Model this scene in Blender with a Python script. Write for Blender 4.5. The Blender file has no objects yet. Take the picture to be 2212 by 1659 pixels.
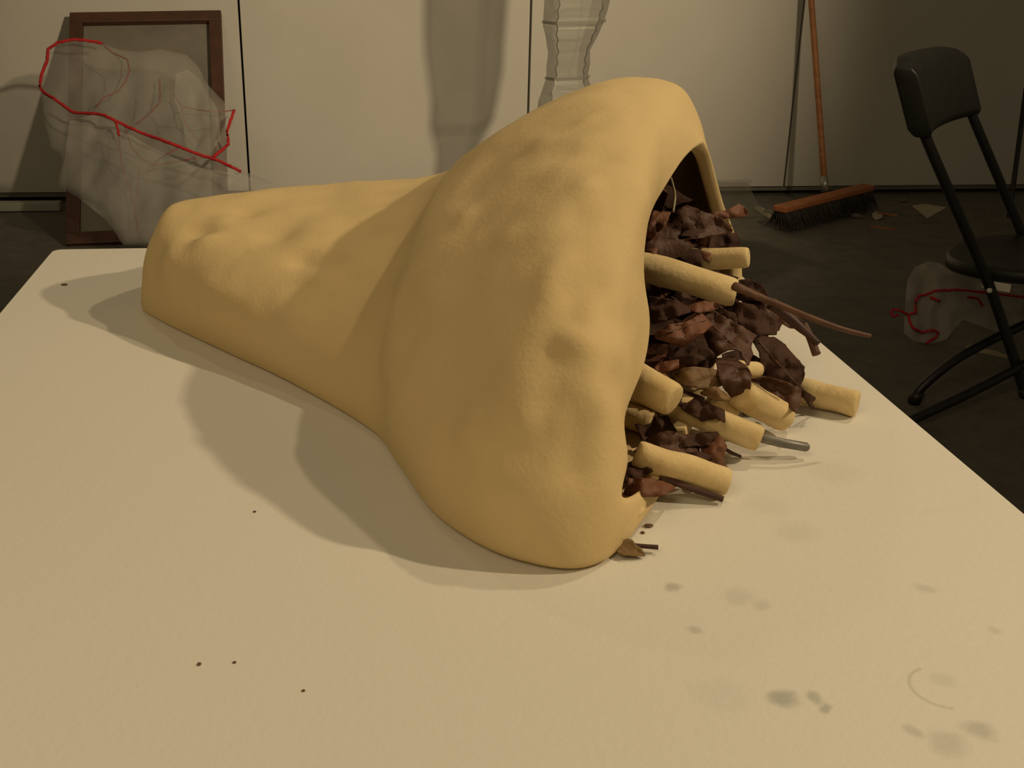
import bpy, bmesh, math, random
from mathutils import Vector, Matrix, noise
R_ = math.radians
random.seed(7)
C = bpy.context.scene.collection
S = bpy.context.scene

# ------------------------------------------------------------------ camera
FPX, PITCH, ROLL, YAW, CAMH = 2490.0, 0.3748, 0.0248, 0.1575, 1.083
cd = bpy.data.cameras.new('camera'); cam = bpy.data.objects.new('camera', cd); C.objects.link(cam)
cd.sensor_fit = 'HORIZONTAL'; cd.sensor_width = 36.0; cd.lens = FPX / 2212 * 36.0
cd.clip_start = 0.02
_c, _s = math.cos(YAW), math.sin(YAW)
M = Matrix(((_c, _s, 0), (-_s, _c, 0), (0, 0, 1)))
_ri = Vector((1, 0, 0)); _fw = Vector((0, math.cos(PITCH), -math.sin(PITCH))); _up = Vector((0, math.sin(PITCH), math.cos(PITCH)))
CR = M @ (math.cos(ROLL) * _ri + math.sin(ROLL) * _up)
CU = M @ (-math.sin(ROLL) * _ri + math.cos(ROLL) * _up)
CF = M @ _fw
cam.matrix_world = Matrix((( CR.x, CU.x, -CF.x, 0), (CR.y, CU.y, -CF.y, 0), (CR.z, CU.z, -CF.z, CAMH), (0, 0, 0, 1)))
S.camera = cam
CP = Vector((0, 0, CAMH))

# ------------------------------------------------------------------ view, world, lamps
S.view_settings.view_transform = 'Standard'; S.view_settings.look = 'None'
S.view_settings.exposure = 0.0; S.view_settings.gamma = 1.0
S.view_settings.use_curve_mapping = False
w = bpy.data.worlds.new('world'); S.world = w; w.use_nodes = True
w.node_tree.nodes['Background'].inputs[0].default_value = (1.0, 0.80, 0.50, 1)
w.node_tree.nodes['Background'].inputs[1].default_value = 0.075

def spot(name, loc, aim, power, size, blend, col, rad):
    l = bpy.data.lights.new(name, 'SPOT'); l.energy = power; l.spot_size = R_(size); l.spot_blend = blend
    l.color = col; l.shadow_soft_size = rad
    o = bpy.data.objects.new(name, l); C.objects.link(o); o.location = loc
    o.rotation_euler = (Vector(aim) - Vector(loc)).to_track_quat('-Z', 'Y').to_euler()
    return o
WARM = (1.0, 0.80, 0.52)
spot('track_spot_low', (2.499, 0.394, 2.63), (0.20, 0.95, 0.75), 172, 50, 0.7, WARM, 0.045)
spot('track_spot_high', (1.339, 1.548, 2.63), (0.08, 0.85, 0.75), 44, 66, 0.7, WARM, 0.035)
spot('track_spot_wall', (2.0, 0.6, 2.65), (0.30, 5.1, 0.85), 600, 51, 1.0, WARM, 0.09)
spot('track_spot_far', (-0.7, 3.2, 2.8), (0.35, 0.75, 0.73), 13, 60, 0.9, WARM, 0.06)
al = bpy.data.lights.new('soft_fill', 'AREA'); al.energy = 22; al.shape = 'DISK'; al.size = 1.6; al.color = (1.0, 0.78, 0.46)  # unseen fill lamp, added to lift shadows; stands in for room bounce
ao = bpy.data.objects.new('soft_fill', al); C.objects.link(ao); ao.location = (-1.1, -1.0, 2.8)
ao.rotation_euler = (Vector((0.1, 0.8, 0.75)) - ao.location).to_track_quat('-Z', 'Y').to_euler()

# ------------------------------------------------------------------ helpers
TOP = 0.733          # table top height in the camera's frame (floor at FL)
FL = -0.04
WALL = 5.098
def ray(x, y): return CF + CR * ((x - 1106) / FPX) - CU * ((y - 829.5) / FPX)
def atz(x, y, z):
    d = ray(x, y); return CP + d * ((z - CAMH) / d.z)
def aty(x, y, Y):
    d = ray(x, y); return CP + d * (Y / d.y)
def atp(x, y, a, b):                 # meets the leaning plane Y = a + b*z
    d = ray(x, y); k = (a + b * CAMH) / (d.y - b * d.z); return CP + d * k

def obj(name, bm, mat, parent=None, smooth=True, sub=0):
    me = bpy.data.meshes.new(name); bm.normal_update(); bm.to_mesh(me); bm.free()
    if smooth:
        for p in me.polygons: p.use_smooth = True
    if mat: me.materials.append(mat)
    o = bpy.data.objects.new(name, me); C.objects.link(o)
    if parent: o.parent = parent
    if sub:
        m = o.modifiers.new('sub', 'SUBSURF'); m.levels = sub; m.render_levels = sub
    return o
def tag(o, label=None, cat=None, group=None, kind=None):
    if label: o['label'] = label
    if cat: o['category'] = cat
    if group: o['group'] = group
    if kind: o['kind'] = kind
    return o
def empty(name, loc=(0, 0, 0)):
    o = bpy.data.objects.new(name, None); C.objects.link(o); o.location = loc; o.empty_display_size = 0.05
    return o
def into(parent, o):                 # parent without moving
    o.parent = parent; o.matrix_parent_inverse = Matrix.Translation(-Vector(parent.location)); return o

def box(bm, c, s, rot=None, bev=0.0, seg=2):
    r = bmesh.ops.create_cube(bm, size=1.0)
    vs = r['verts']
    bmesh.ops.scale(bm, vec=s, verts=vs)
    if bev:
        es = list({e for v in vs for e in v.link_edges})
        rr = bmesh.ops.bevel(bm, geom=es, offset=bev, segments=seg, affect='EDGES', profile=0.5)
        vs = list({v for f in rr['faces'] for v in f.verts} | {v for v in vs if v.is_valid})
        vs = [v for v in vs if v.is_valid]
    m = Matrix.Translation(Vector(c))
    if rot is not None: m = m @ rot.to_4x4()
    bmesh.ops.transform(bm, matrix=m, verts=vs)
    return vs

def frame_of(t, hint=Vector((0, 0, 1))):
    t = t.normalized()
    if abs(t.dot(hint)) > 0.98: hint = Vector((0, 1, 0))
    a = hint.cross(t).normalized(); b = t.cross(a).normalized()
    return a, b
def tube(bm, pts, rad, n=8, cap=True, wob=0.0, seed=0.0, flat=1.0, dome=0.0):
    pts = [Vector(p) for p in pts]
    rads = list(rad) if hasattr(rad, '__len__') else [rad] * len(pts)
    if dome:                          # rounded ends
        d0 = (pts[0] - pts[1]).normalized(); d1 = (pts[-1] - pts[-2]).normalized()
        pts = [pts[0] + d0 * rads[0] * dome] + pts + [pts[-1] + d1 * rads[-1] * dome]
        rads = [rads[0] * 0.66] + rads + [rads[-1] * 0.66]
    rings = []
    for i, p in enumerate(pts):
        t = pts[min(i + 1, len(pts) - 1)] - pts[max(i - 1, 0)]
        a, b = frame_of(t)
        ring = []
        for k in range(n):
            an = 2 * math.pi * k / n
            r = rads[i]
            if wob: r *= 1 + wob * noise.noise(Vector((p.x * 60 + seed, p.y * 60 + math.cos(an) * 1.3, p.z * 60 + math.sin(an) * 1.3)))
            ring.append(bm.verts.new(p + a * math.cos(an) * r + b * math.sin(an) * r * flat))
        rings.append(ring)
    for i in range(len(rings) - 1):
        for k in range(n):
            bm.faces.new((rings[i][k], rings[i][(k + 1) % n], rings[i + 1][(k + 1) % n], rings[i + 1][k]))
    if cap:
        bm.faces.new(list(reversed(rings[0]))); bm.faces.new(rings[-1])
    return rings
def cr(P, u):                         # Catmull-Rom through P, u in [0, len-1]
    n = len(P); i = min(int(u), n - 2); t = u - i
    p0 = P[max(i - 1, 0)]; p1 = P[i]; p2 = P[i + 1]; p3 = P[min(i + 2, n - 1)]
    return 0.5 * ((2 * p1) + (p2 - p0) * t + (2 * p0 - 5 * p1 + 4 * p2 - p3) * t * t + (3 * p1 - p0 - 3 * p2 + p3) * t * t * t)
def spline(P, m):
    P = [Vector(p) for p in P]
    return [cr(P, (len(P) - 1) * i / (m - 1)) for i in range(m)]
def resample(P, m):
    P = [Vector(p) for p in P]; L = [0]
    for a, b in zip(P, P[1:]): L.append(L[-1] + (b - a).length)
    out = []; j = 0
    for i in range(m):
        d = L[-1] * i / (m - 1)
        while j < len(P) - 2 and L[j + 1] < d: j += 1
        out.append(P[j].lerp(P[j + 1], (d - L[j]) / max(1e-9, L[j + 1] - L[j])))
    return out

# ------------------------------------------------------------------ materials
def lin(r, g, b): return tuple(((v / 255) / 12.92 if v / 255 <= 0.04045 else ((v / 255 + 0.055) / 1.055) ** 2.4) for v in (r, g, b)) + (1,)
class Mat:
    def __init__(s, name, rough=0.6, metal=0.0):
        s.m = bpy.data.materials.new(name); s.m.use_nodes = True; s.t = s.m.node_tree
        s.b = s.t.nodes['Principled BSDF']; s.b.inputs['Roughness'].default_value = rough; s.b.inputs['Metallic'].default_value = metal
        s.out = s.t.nodes['Material Output']; s._co = None
    def n(s, typ, **k):
        nd = s.t.nodes.new(typ)
        for a, v in k.items():
            if a in nd.inputs: nd.inputs[a].default_value = v
            else: setattr(nd, a, v)
        return nd
    def l(s, a, b): s.t.links.new(a, b)
    def co(s):
        if not s._co: s._co = s.n('ShaderNodeTexCoord').outputs['Object']
        return s._co
    def noise(s, scale, detail=4, rough=0.55, stretch=None):
        nd = s.n('ShaderNodeTexNoise'); nd.inputs['Scale'].default_value = scale; nd.inputs['Detail'].default_value = detail; nd.inputs['Roughness'].default_value = rough
        src = s.co()
        if stretch:
            mp = s.n('ShaderNodeMapping'); mp.inputs['Scale'].default_value = stretch; s.l(src, mp.inputs['Vector']); src = mp.outputs[0]
        s.l(src, nd.inputs['Vector']); return nd.outputs['Fac']
    def ramp(s, fac, stops):
        r = s.n('ShaderNodeValToRGB'); e = r.color_ramp.elements
        while len(e) < len(stops): e.new(0.5)
        for el, (p, c) in zip(e, stops): el.position = p; el.color = c
        s.l(fac, r.inputs[0]); return r.outputs[0]
    def mix(s, fac, a, b):
        x = s.n('ShaderNodeMix'); x.data_type = 'RGBA'
        for v, i in ((fac, 0), (a, 6), (b, 7)):
            if hasattr(v, 'links'): s.l(v, x.inputs[i])
            else: x.inputs[i].default_value = v
        return x.outputs[2]
    def math(s, op, a, b=0.0, clamp=False):
        x = s.n('ShaderNodeMath'); x.operation = op; x.use_clamp = clamp
        for v, i in ((a, 0), (b, 1)):
            if hasattr(v, 'links'): s.l(v, x.inputs[i])
            else: x.inputs[i].default_value = v
        return x.outputs[0]
    def color(s, c):
        if hasattr(c, 'links'): s.l(c, s.b.inputs['Base Color'])
        else: s.b.inputs['Base Color'].default_value = c
        return s
    def bump(s, h, dist=0.002, strength=1.0):
        b = s.n('ShaderNodeBump'); b.inputs['Distance'].default_value = dist; b.inputs['Strength'].default_value = strength
        s.l(h, b.inputs['Height']); s.l(b.outputs[0], s.b.inputs['Normal']); return s
    def sheer(s, opacity):           # thin cloth: part of the light goes straight through
        tr = s.n('ShaderNodeBsdfTransparent'); mx = s.n('ShaderNodeMixShader')
        if hasattr(opacity, 'links'): s.l(opacity, mx.inputs[0])
        else: mx.inputs[0].default_value = opacity
        s.l(tr.outputs[0], mx.inputs[1]); s.l(s.b.outputs[0], mx.inputs[2]); s.l(mx.outputs[0], s.out.inputs[0]); return s
def flat(name, c1, c2, scale=20, rough=0.6, metal=0.0, bump=0.0, stretch=None, bscale=None):
    m = Mat(name, rough, metal); f = m.noise(scale, 5, 0.6, stretch)
    m.color(m.ramp(f, ((0.32, c1), (0.68, c2))))
    if bump: m.bump(m.noise(bscale or scale * 4, 4, 0.6, stretch), bump)
    return m.m

M_wall = flat('painted_panel', lin(186, 181, 170), lin(196, 191, 180), 1.2, 0.7, bump=0.0006, bscale=60)
M_gap = flat('dark_gap', lin(30, 28, 24), lin(38, 35, 30), 8, 0.9)
M_sill = flat('sill_wood', lin(96, 92, 82), lin(120, 114, 100), 6, 0.8)
M_batten = flat('pale_batten', lin(150, 152, 140), lin(170, 170, 156), 9, 0.7)
def floor_mat():
    m = Mat('worn_floor', 0.75); a = m.noise(1.6, 6, 0.65); b = m.noise(14, 6, 0.7)
    c = m.mix(a, lin(90, 86, 77), lin(118, 112, 98)); c2 = m.ramp(b, ((0.35, (0.62, 0.62, 0.62, 1)), (0.7, (1, 1, 1, 1))))
    x = m.n('ShaderNodeMix'); x.data_type = 'RGBA'; x.blend_type = 'MULTIPLY'; x.inputs[0].default_value = 0.9
    m.l(c, x.inputs[6]); m.l(c2, x.inputs[7]); m.color(x.outputs[2]); m.bump(b, 0.002); return m.m
M_floor = floor_mat()
def clay_mat():
    m = Mat('raw_clay', 0.88)
    a = m.noise(9, 4, 0.5); b = m.noise(260, 3, 0.6); c = m.noise(46, 4, 0.6)
    col = m.mix(a, lin(205, 179, 126), lin(214, 189, 138))
    dirt = m.ramp(c, ((0.62, (0, 0, 0, 1)), (0.78, (1, 1, 1, 1))))
    col = m.mix(m.math('MULTIPLY', dirt, 0.16), col, lin(160, 138, 96))
    m.color(col)
    h = m.math('ADD', m.math('MULTIPLY', b, 0.30), m.math('MULTIPLY', c, 0.45))
    m.bump(h, 0.0018, 0.7); return m.m
M_clay = clay_mat()
M_stick = flat('dry_clay', lin(203, 176, 122), lin(222, 198, 148), 40, 0.85, bump=0.0007, bscale=200)
M_rod = flat('grey_rod', lin(112, 108, 102), lin(128, 124, 116), 60, 0.45, 0.3)
def leaf_mat(name, c1, c2, c3, rough):
    m = Mat(name, rough); m.b.inputs['Specular IOR Level'].default_value = 0.3; f = m.noise(55, 5, 0.65); g = m.noise(13, 3, 0.5)
    m.color(m.mix(m.ramp(g, ((0.4, (0, 0, 0, 1)), (0.65, (1, 1, 1, 1)))), m.ramp(f, ((0.3, c1), (0.7, c2))), c3))
    m.bump(m.noise(120, 4, 0.6), 0.0015); return m.m
M_leaf = leaf_mat('dead_leaf', lin(68, 43, 29), lin(90, 60, 40), lin(78, 48, 34), 0.58)
M_leafred = leaf_mat('reddish_leaf', lin(94, 57, 39), lin(117, 76, 51), lin(106, 64, 44), 0.62)
M_leafdark = leaf_mat('dark_leaf', lin(54, 33, 21), lin(70, 44, 28), lin(62, 37, 25), 0.85)
M_leafolive = leaf_mat('olive_leaf', lin(104, 80, 46), lin(130, 104, 62), lin(96, 66, 40), 0.6)
M_twig = flat('twig_bark', lin(78, 48, 32), lin(104, 70, 46), 70, 0.7)
M_twigdark = flat('dark_twig', lin(58, 32, 26), lin(76, 44, 34), 70, 0.6)
M_twine = flat('pale_twine', lin(150, 138, 110), lin(170, 158, 128), 90, 0.8)
M_yarn = flat('red_yarn', lin(168, 26, 28), lin(196, 40, 40), 150, 0.85)
M_yarndim = flat('dull_red_yarn', lin(132, 48, 48), lin(150, 60, 58), 150, 0.85)
def sheer_mat(name, c, op, sc):
    m = Mat(name, 0.7); f = m.noise(sc, 4, 0.6)
    m.color(c); m.sheer(m.math('ADD', m.math('MULTIPLY', f, 0.22), op - 0.11)); return m.m
M_sheer = sheer_mat('white_organza', lin(186, 182, 172), 0.22, 9)
M_sheerlow = sheer_mat('doubled_organza', lin(176, 172, 162), 0.34, 9)
M_sheer2 = sheer_mat('limp_organza', lin(180, 172, 162), 0.5, 9)
def screen_mat(name, op):
    m = Mat(name, 0.5, 0.2); m.color(lin(136, 134, 122))
    m.sheer(m.math('ADD', m.math('MULTIPLY', m.noise(12, 3, 0.5), 0.16), op - 0.08)); return m.m
M_screen = screen_mat('wire_screen', 0.34)
M_screenseam = screen_mat('folded_screen', 0.44)
M_frame = flat('mahogany', lin(62, 40, 29), lin(82, 52, 36), 12, 0.5, stretch=(1, 1, 6))
M_canvas = flat('smoked_panel', lin(108, 104, 94), lin(124, 118, 106), 5, 0.5)
M_handle = flat('broom_handle_wood', lin(136, 84, 44), lin(170, 112, 64), 14, 0.6, stretch=(1, 1, 3))
M_block = flat('broom_block_wood', lin(150, 90, 50), lin(172, 110, 66), 18, 0.6)
M_bristle = flat('dark_bristle', lin(40, 36, 30), lin(58, 52, 44), 60, 0.9)
M_metal = flat('grey_metal', lin(150, 148, 140), lin(170, 166, 156), 40, 0.4, 0.7)
M_black = flat('black_plastic', lin(30, 31, 29), lin(38, 39, 36), 30, 0.42)
M_blackm = flat('black_enamel', lin(22, 22, 22), lin(28, 28, 27), 30, 0.42)
M_white = flat('white_nylon', lin(210, 206, 196), lin(222, 218, 208), 30, 0.5)
M_dust = flat('grey_lint', lin(92, 88, 78), lin(120, 114, 100), 60, 0.95)
M_paper = flat('paper_scrap', lin(170, 156, 130), lin(190, 174, 146), 30, 0.8)
M_speck = flat('leaf_crumb', lin(84, 58, 44), lin(106, 78, 58), 90, 0.8)

def table_mat():
    m = Mat('white_paint', 0.55)
    g = m.n('ShaderNodeNewGeometry').outputs['Position']
    a = m.noise(2.5, 4, 0.5)
    col = m.mix(a, lin(214, 209, 196), lin(222, 217, 205))
    d = m.n('ShaderNodeTexNoise'); d.inputs['Scale'].default_value = 38; d.inputs['Detail'].default_value = 3; m.l(g, d.inputs['Vector'])
    dv = m.n('ShaderNodeVectorMath'); dv.operation = 'MULTIPLY_ADD'; m.l(d.outputs['Color'], dv.inputs[0])
    dv.inputs[1].default_value = (0.016, 0.016, 0); m.l(g, dv.inputs[2])
    pos = dv.outputs[0]
    spots = [(1690, 1515, .0095, .5), (1752, 1507, .006, .42), (1776, 1527, .006, .45), (1452, 1270, .006, .4), (1600, 1287, .012, .16), (1645, 1308, .008, .2),
             (1500, 1356, .0065, .3), (1970, 1580, .007, .3), (2045, 1606, .014, .26), (2120, 1580, .012, .36), (2000, 1272, .008, .22), (2040, 1470, .009, .14),
             (1720, 1150, .02, .10), (1650, 1090, .022, .08), (1800, 1020, .026, .08), (1560, 1500, .02, .07), (2150, 1360, .007, .2)]  # row opens with faint stick shadows painted into the colour, then stains
    tot = None
    for x, y, r, k in spots:
        p = atz(x, y, TOP)
        v = m.n('ShaderNodeVectorMath'); v.operation = 'DISTANCE'; m.l(pos, v.inputs[0]); v.inputs[1].default_value = (p.x + .008, p.y + .008, TOP)
        q = m.n('ShaderNodeMapRange'); q.interpolation_type = 'SMOOTHSTEP'
        q.inputs['From Min'].default_value = r; q.inputs['From Max'].default_value = r * 0.25; q.inputs['To Min'].default_value = 0; q.inputs['To Max'].default_value = k
        m.l(v.outputs['Value'], q.inputs['Value'])
        tot = q.outputs[0] if tot is None else m.math('MAXIMUM', tot, q.outputs[0])
    # a thin curved scuff left by something round
    p = atz(2040, 1485, TOP)
    v = m.n('ShaderNodeVectorMath'); v.operation = 'DISTANCE'; m.l(g, v.inputs[0]); v.inputs[1].default_value = (p.x, p.y, TOP)
    ring = m.math('SUBTRACT', 1.0, m.math('MULTIPLY', m.math('ABSOLUTE', m.math('SUBTRACT', v.outputs['Value'], 0.017)), 600), True)
    sx = m.n('ShaderNodeSeparateXYZ'); m.l(g, sx.inputs[0])
    left = m.math('LESS_THAN', sx.outputs[0], p.x - 0.004)
    tot = m.math('MAXIMUM', tot, m.math('MULTIPLY', m.math('MULTIPLY', ring, left), 0.3))
    m.color(m.mix(tot, col, lin(118, 122, 110)))
    m.bump(m.noise(180, 3, 0.6), 0.0003); return m.m
M_table = table_mat()

# ------------------------------------------------------------------ setting
bm = bmesh.new(); box(bm, (0.6, 1.2, FL - 0.05), (14.4, 9.0, 0.1)); tag(obj('floor', bm, M_floor, smooth=False), kind='structure')
bm = bmesh.new(); box(bm, (0.6, WALL + 0.09, 1.45), (14.4, 0.1, 3.0)); wb = obj('wall_back', bm, M_gap, smooth=False); tag(wb, kind='structure')
seams = [-6.47, -5.25, -4.03, -2.81, -1.59, -0.369, 0.852, 2.073, 3.293, 4.513, 5.733, 6.953]
for a, b in zip(seams, seams[1:]):
    bm = bmesh.new(); box(bm, ((a + b) / 2, WALL + 0.02, 1.475), (b - a - 0.009, 0.04, 2.95), bev=0.0015, seg=1)
    obj('panel', bm, M_wall, wb, smooth=False)
bm = bmesh.new(); box(bm, (0.6, WALL + 0.025, -0.012), (14.4, 0.03, 0.018)); tag(obj('baseboard_back', bm, M_sill, smooth=False), kind='structure')

# ------------------------------------------------------------------ table
TX0, TX1, TY0, TY1 = -0.321, 0.4435, 0.14, 1.341
tb = empty('work_table', (0.061, 0.74, FL))
tag(tb, 'white painted rectangular work table with scuffed, stained top under the clay sculpture', 'table')
bm = bmesh.new()
vs = []
rc = 0.012
for cx, cy, a0 in ((TX1 - rc, TY1 - rc, 0), (TX0 + rc, TY1 - rc, 90), (TX0 + rc, TY0 + rc, 180), (TX1 - rc, TY0 + rc, 270)):
    for k in range(6):
        a = R_(a0 + 18 * k); vs.append(bm.verts.new((cx + rc * math.cos(a), cy + rc * math.sin(a), TOP)))
f = bm.faces.new(vs)
r = bmesh.ops.extrude_face_region(bm, geom=[f]); bmesh.ops.translate(bm, vec=(0, 0, -0.028), verts=[v for v in r['geom'] if isinstance(v, bmesh.types.BMVert)])
bmesh.ops.recalc_face_normals(bm, faces=bm.faces)
es = [e for e in bm.edges if abs(e.verts[0].co.z - TOP) < 1e-6 and abs(e.verts[1].co.z - TOP) < 1e-6]
bmesh.ops.bevel(bm, geom=es, offset=0.002, segments=2, affect='EDGES')
into(tb, obj('tabletop', bm, M_table, smooth=False))
bm = bmesh.new()
for cx, cy, sx, sy in ((0.061, TY0 + 0.06, 0.62, 0.02), (0.061, TY1 - 0.06, 0.62, 0.02), (TX0 + 0.06, 0.74, 0.02, 1.06), (TX1 - 0.06, 0.74, 0.02, 1.06)):
    box(bm, (cx, cy, TOP - 0.068), (sx, sy, 0.08), bev=0.002)
into(tb, obj('apron', bm, M_table, smooth=False))
for cx in (TX0 + 0.06, TX1 - 0.06):
    for cy in (TY0 + 0.06, TY1 - 0.06):
        bm = bmesh.new(); box(bm, (cx, cy, (TOP - 0.028 + FL) / 2), (0.05, 0.05, TOP - 0.028 - FL), bev=0.004); into(tb, obj('leg', bm, M_table, smooth=False))

# ------------------------------------------------------------------ the clay hood
NA = 121                                # points over the arch, then NF under the floor
NF = 9
def arch_ring(N, F, A, und=22, sq=0.85):
    """near foot N, far foot F, crest point A"""
    N = Vector((N[0], N[1], 0)); Fv = Vector((F[0], F[1], 0)); sh = Vector(A) - Vector((0, 0, TOP)) - (N + Fv) / 2; pts = []
    s0 = math.sin(R_(und))
    for i in range(NA):
        ph = R_(-und + (180 + 2 * und) * i / (NA - 1))
        c = math.cos(ph); st = (math.sin(ph) + s0) / (1 + s0)
        p = N.lerp(Fv, 0.5 - 0.5 * math.copysign(abs(c) ** sq, c))
        k = max(0.0, st) ** 1.2
        pts.append(Vector((p.x + sh.x * k, p.y + sh.y * k, TOP + sh.z * st)))
    a, b = pts[-1], pts[0]
    for i in range(1, NF + 1): pts.append(a.lerp(b, i / (NF + 1)))
    return pts
LEAN = 0.17                            # how far the top of the mouth leans away from the camera side
def lean(L):
    out = []
    for x, y, Y in L:
        z = aty(x, y, Y).z - TOP
        out.append(aty(x, y, Y + LEAN * min(1.0, max(0.0, z / 0.2))))
    return out
near_rim = [(1446, 1078, .676), (1396, 1092, .636), (1346, 1084, .592), (1345, 1050, .590), (1358, 1000, .595), (1355, 960, .596), (1349, 905, .594), (1369, 850, .600), (1390, 800, .610), (1403, 740, .622),
            (1405, 680, .630), (1394, 620, .632), (1390, 560, .638), (1393, 500, .648), (1411, 450, .664), (1441, 400, .692), (1475, 348, .735), (1502, 320, .770), (1522, 308, .797)]
far_rim = [(1522, 308, .797), (1536, 340, .828), (1552, 400, .872), (1566, 450, .908), (1588, 505, .955), (1602, 555, .990), (1606, 605, 1.012), (1602, 650, 1.022), (1585, 680, 1.012)]
npts = lean(near_rim); npts[0].z = TOP + 0.006; npts[1].z = max(npts[1].z, TOP + 0.02)
fpts = lean(far_rim); fpts[-1].z = TOP + 0.002
h_ = NA // 2 + 1
rim = resample(spline(npts, 80), h_)[:] + resample(spline(fpts, 60), h_)[1:]
a, b = rim[-1], rim[0]
for i in range(1, NF + 1):
    p = a.lerp(b, i / (NF + 1)); p.z = TOP + 0.002; rim.append(p)
RINGS = [
    arch_ring((-.150, 1.125), (-.140, 1.150), (-.145, 1.14, TOP + .05)),
    arch_ring((-.190, 1.110), (-.160, 1.200), aty(372, 450, 1.15)),
    arch_ring((-.168, 1.060), (-.110, 1.240), aty(440, 436, 1.15)),
    arch_ring((-.110, .975), (-.025, 1.290), aty(560, 425, 1.16)),
    arch_ring((-.045, .883), (.065, 1.290), aty(720, 421, 1.16)),
    arch_ring((.016, .778), (.140, 1.270), aty(932, 401, 1.15)),
    arch_ring((.033, .712), (.185, 1.250), aty(990, 345, 1.05)),
    arch_ring((.053, .628), (.240, 1.210), aty(1130, 248, 1.05)),
    arch_ring((.093, .571), (.300, 1.160), aty(1310, 188, 1.00)),
    arch_ring((.144, .566), (.358, 1.110), aty(1450, 206, .99)),
    rim]
NR = len(RINGS); SUBD = 14
stations = [i / SUBD for i in range((NR - 1) * SUBD + 1)]
grid = []
for st in stations:
    grid.append([cr([RINGS[k][j] for k in range(NR)], st) for j in range(NA + NF)])
bm = bmesh.new(); V = [[bm.verts.new(p) for p in row] for row in grid]; m_ = NA + NF
for i in range(len(V) - 1):
    for j in range(m_):
        bm.faces.new((V[i][j], V[i][(j + 1) % m_], V[i + 1][(j + 1) % m_], V[i + 1][j]))
bm.faces.new(V[0])
bmesh.ops.recalc_face_normals(bm, faces=bm.faces); bm.normal_update()
_f = max((f for f in bm.faces), key=lambda f: f.calc_center_median().z)
if _f.normal.z < 0: bmesh.ops.reverse_faces(bm, faces=bm.faces); bm.normal_update()
# finger dents and swellings: (pixel it shows at, its depth Y, radius, height)
from mathutils.bvhtree import BVHTree
_bvh = BVHTree.FromBMesh(bm)
DENTS = []
for x, y, r, hgt in [(1003, 468, .011, .0022), (1092, 512, .012, .0018), (1240, 628, .011, -.0030), (1292, 612, .012, -.0024), (1230, 690, .012, -.0020), (1222, 722, .008, .0026), (1252, 742, .008, .0022),
                     (1330, 690, .012, -.0026), (1365, 700, .010, -.0016), (1280, 770, .014, .0022), (1198, 872, .012, -.0020), (1168, 948, .018, -.0040), (1245, 930, .013, -.0030), (1205, 905, .010, .0022), (1140, 925, .011, .0024),
                     (1010, 925, .013, .0026), (1060, 960, .012, .0016), (1100, 990, .018, -.0024), (1240, 1010, .012, -.0024), (1275, 860, .014, .0020), (1330, 830, .013, -.0030), (1290, 330, .020, -.0026), (1262, 250, .010, .0018), (1250, 470, .013, -.0020), (1262, 405, .010, .0020),
                     (1210, 330, .016, -.0022), (1165, 300, .012, .0016), (655, 560, .014, -.0050), (715, 562, .011, -.0026), (690, 600, .014, .0034), (600, 505, .018, -.0028), (425, 500, .016, -.0036), (445, 520, .012, .0026), (540, 450, .014, -.0022), (480, 470, .012, .0022), (800, 500, .012, -.0014), (370, 560, .014, .0022),
                     (1185, 600, .014, .0018), (1210, 560, .012, .0016), (1380, 420, .016, .0014), (1190, 780, .014, -.0016)]:
    hit = _bvh.ray_cast(CP, ray(x, y).normalized())
    if hit[0]: DENTS.append((hit[0], r, hgt * 1.7))
for i in range(len(V)):
    edge = min(1.0, (len(V) - 1 - i) / 8.0)
    for j in range(NA):
        v = V[i][j]; p = v.co.copy()
        up = min(1.0, max(0.0, (p.z - TOP - 0.012) / 0.04))
        d = 0.0055 * noise.noise(p * 9.0 + Vector((3.1, 0.4, 1.7))) + 0.0027 * noise.noise(p * 22.0) + 0.0007 * noise.noise(p * 55.0)
        for q, r, hgt in DENTS:
            dd = (p - q).length_squared / (r * r)
            if dd < 6: d += hgt * math.exp(-dd)
        v.co = p + v.normal * d * up * edge
for v in bm.verts:
    if v.co.z < TOP: v.co.z = TOP + 0.0005
hood = obj('clay_horn', bm, M_clay)
tag(hood, 'large hollow tan clay horn lying on the white table, its mouth packed with leaves', 'sculpture')
sm = hood.modifiers.new('wall', 'SOLIDIFY'); sm.thickness = 0.013; sm.offset = -1
ss = hood.modifiers.new('sub', 'SUBSURF'); ss.levels = 1; ss.render_levels = 1
_me = bpy.data.meshes.new_from_object(hood.evaluated_get(bpy.context.evaluated_depsgraph_get()))
hood.modifiers.clear(); hood.data = _me
for v in _me.vertices: v.co.z = max(v.co.z, TOP + 0.0005)      # flat where it lies on the table

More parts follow.
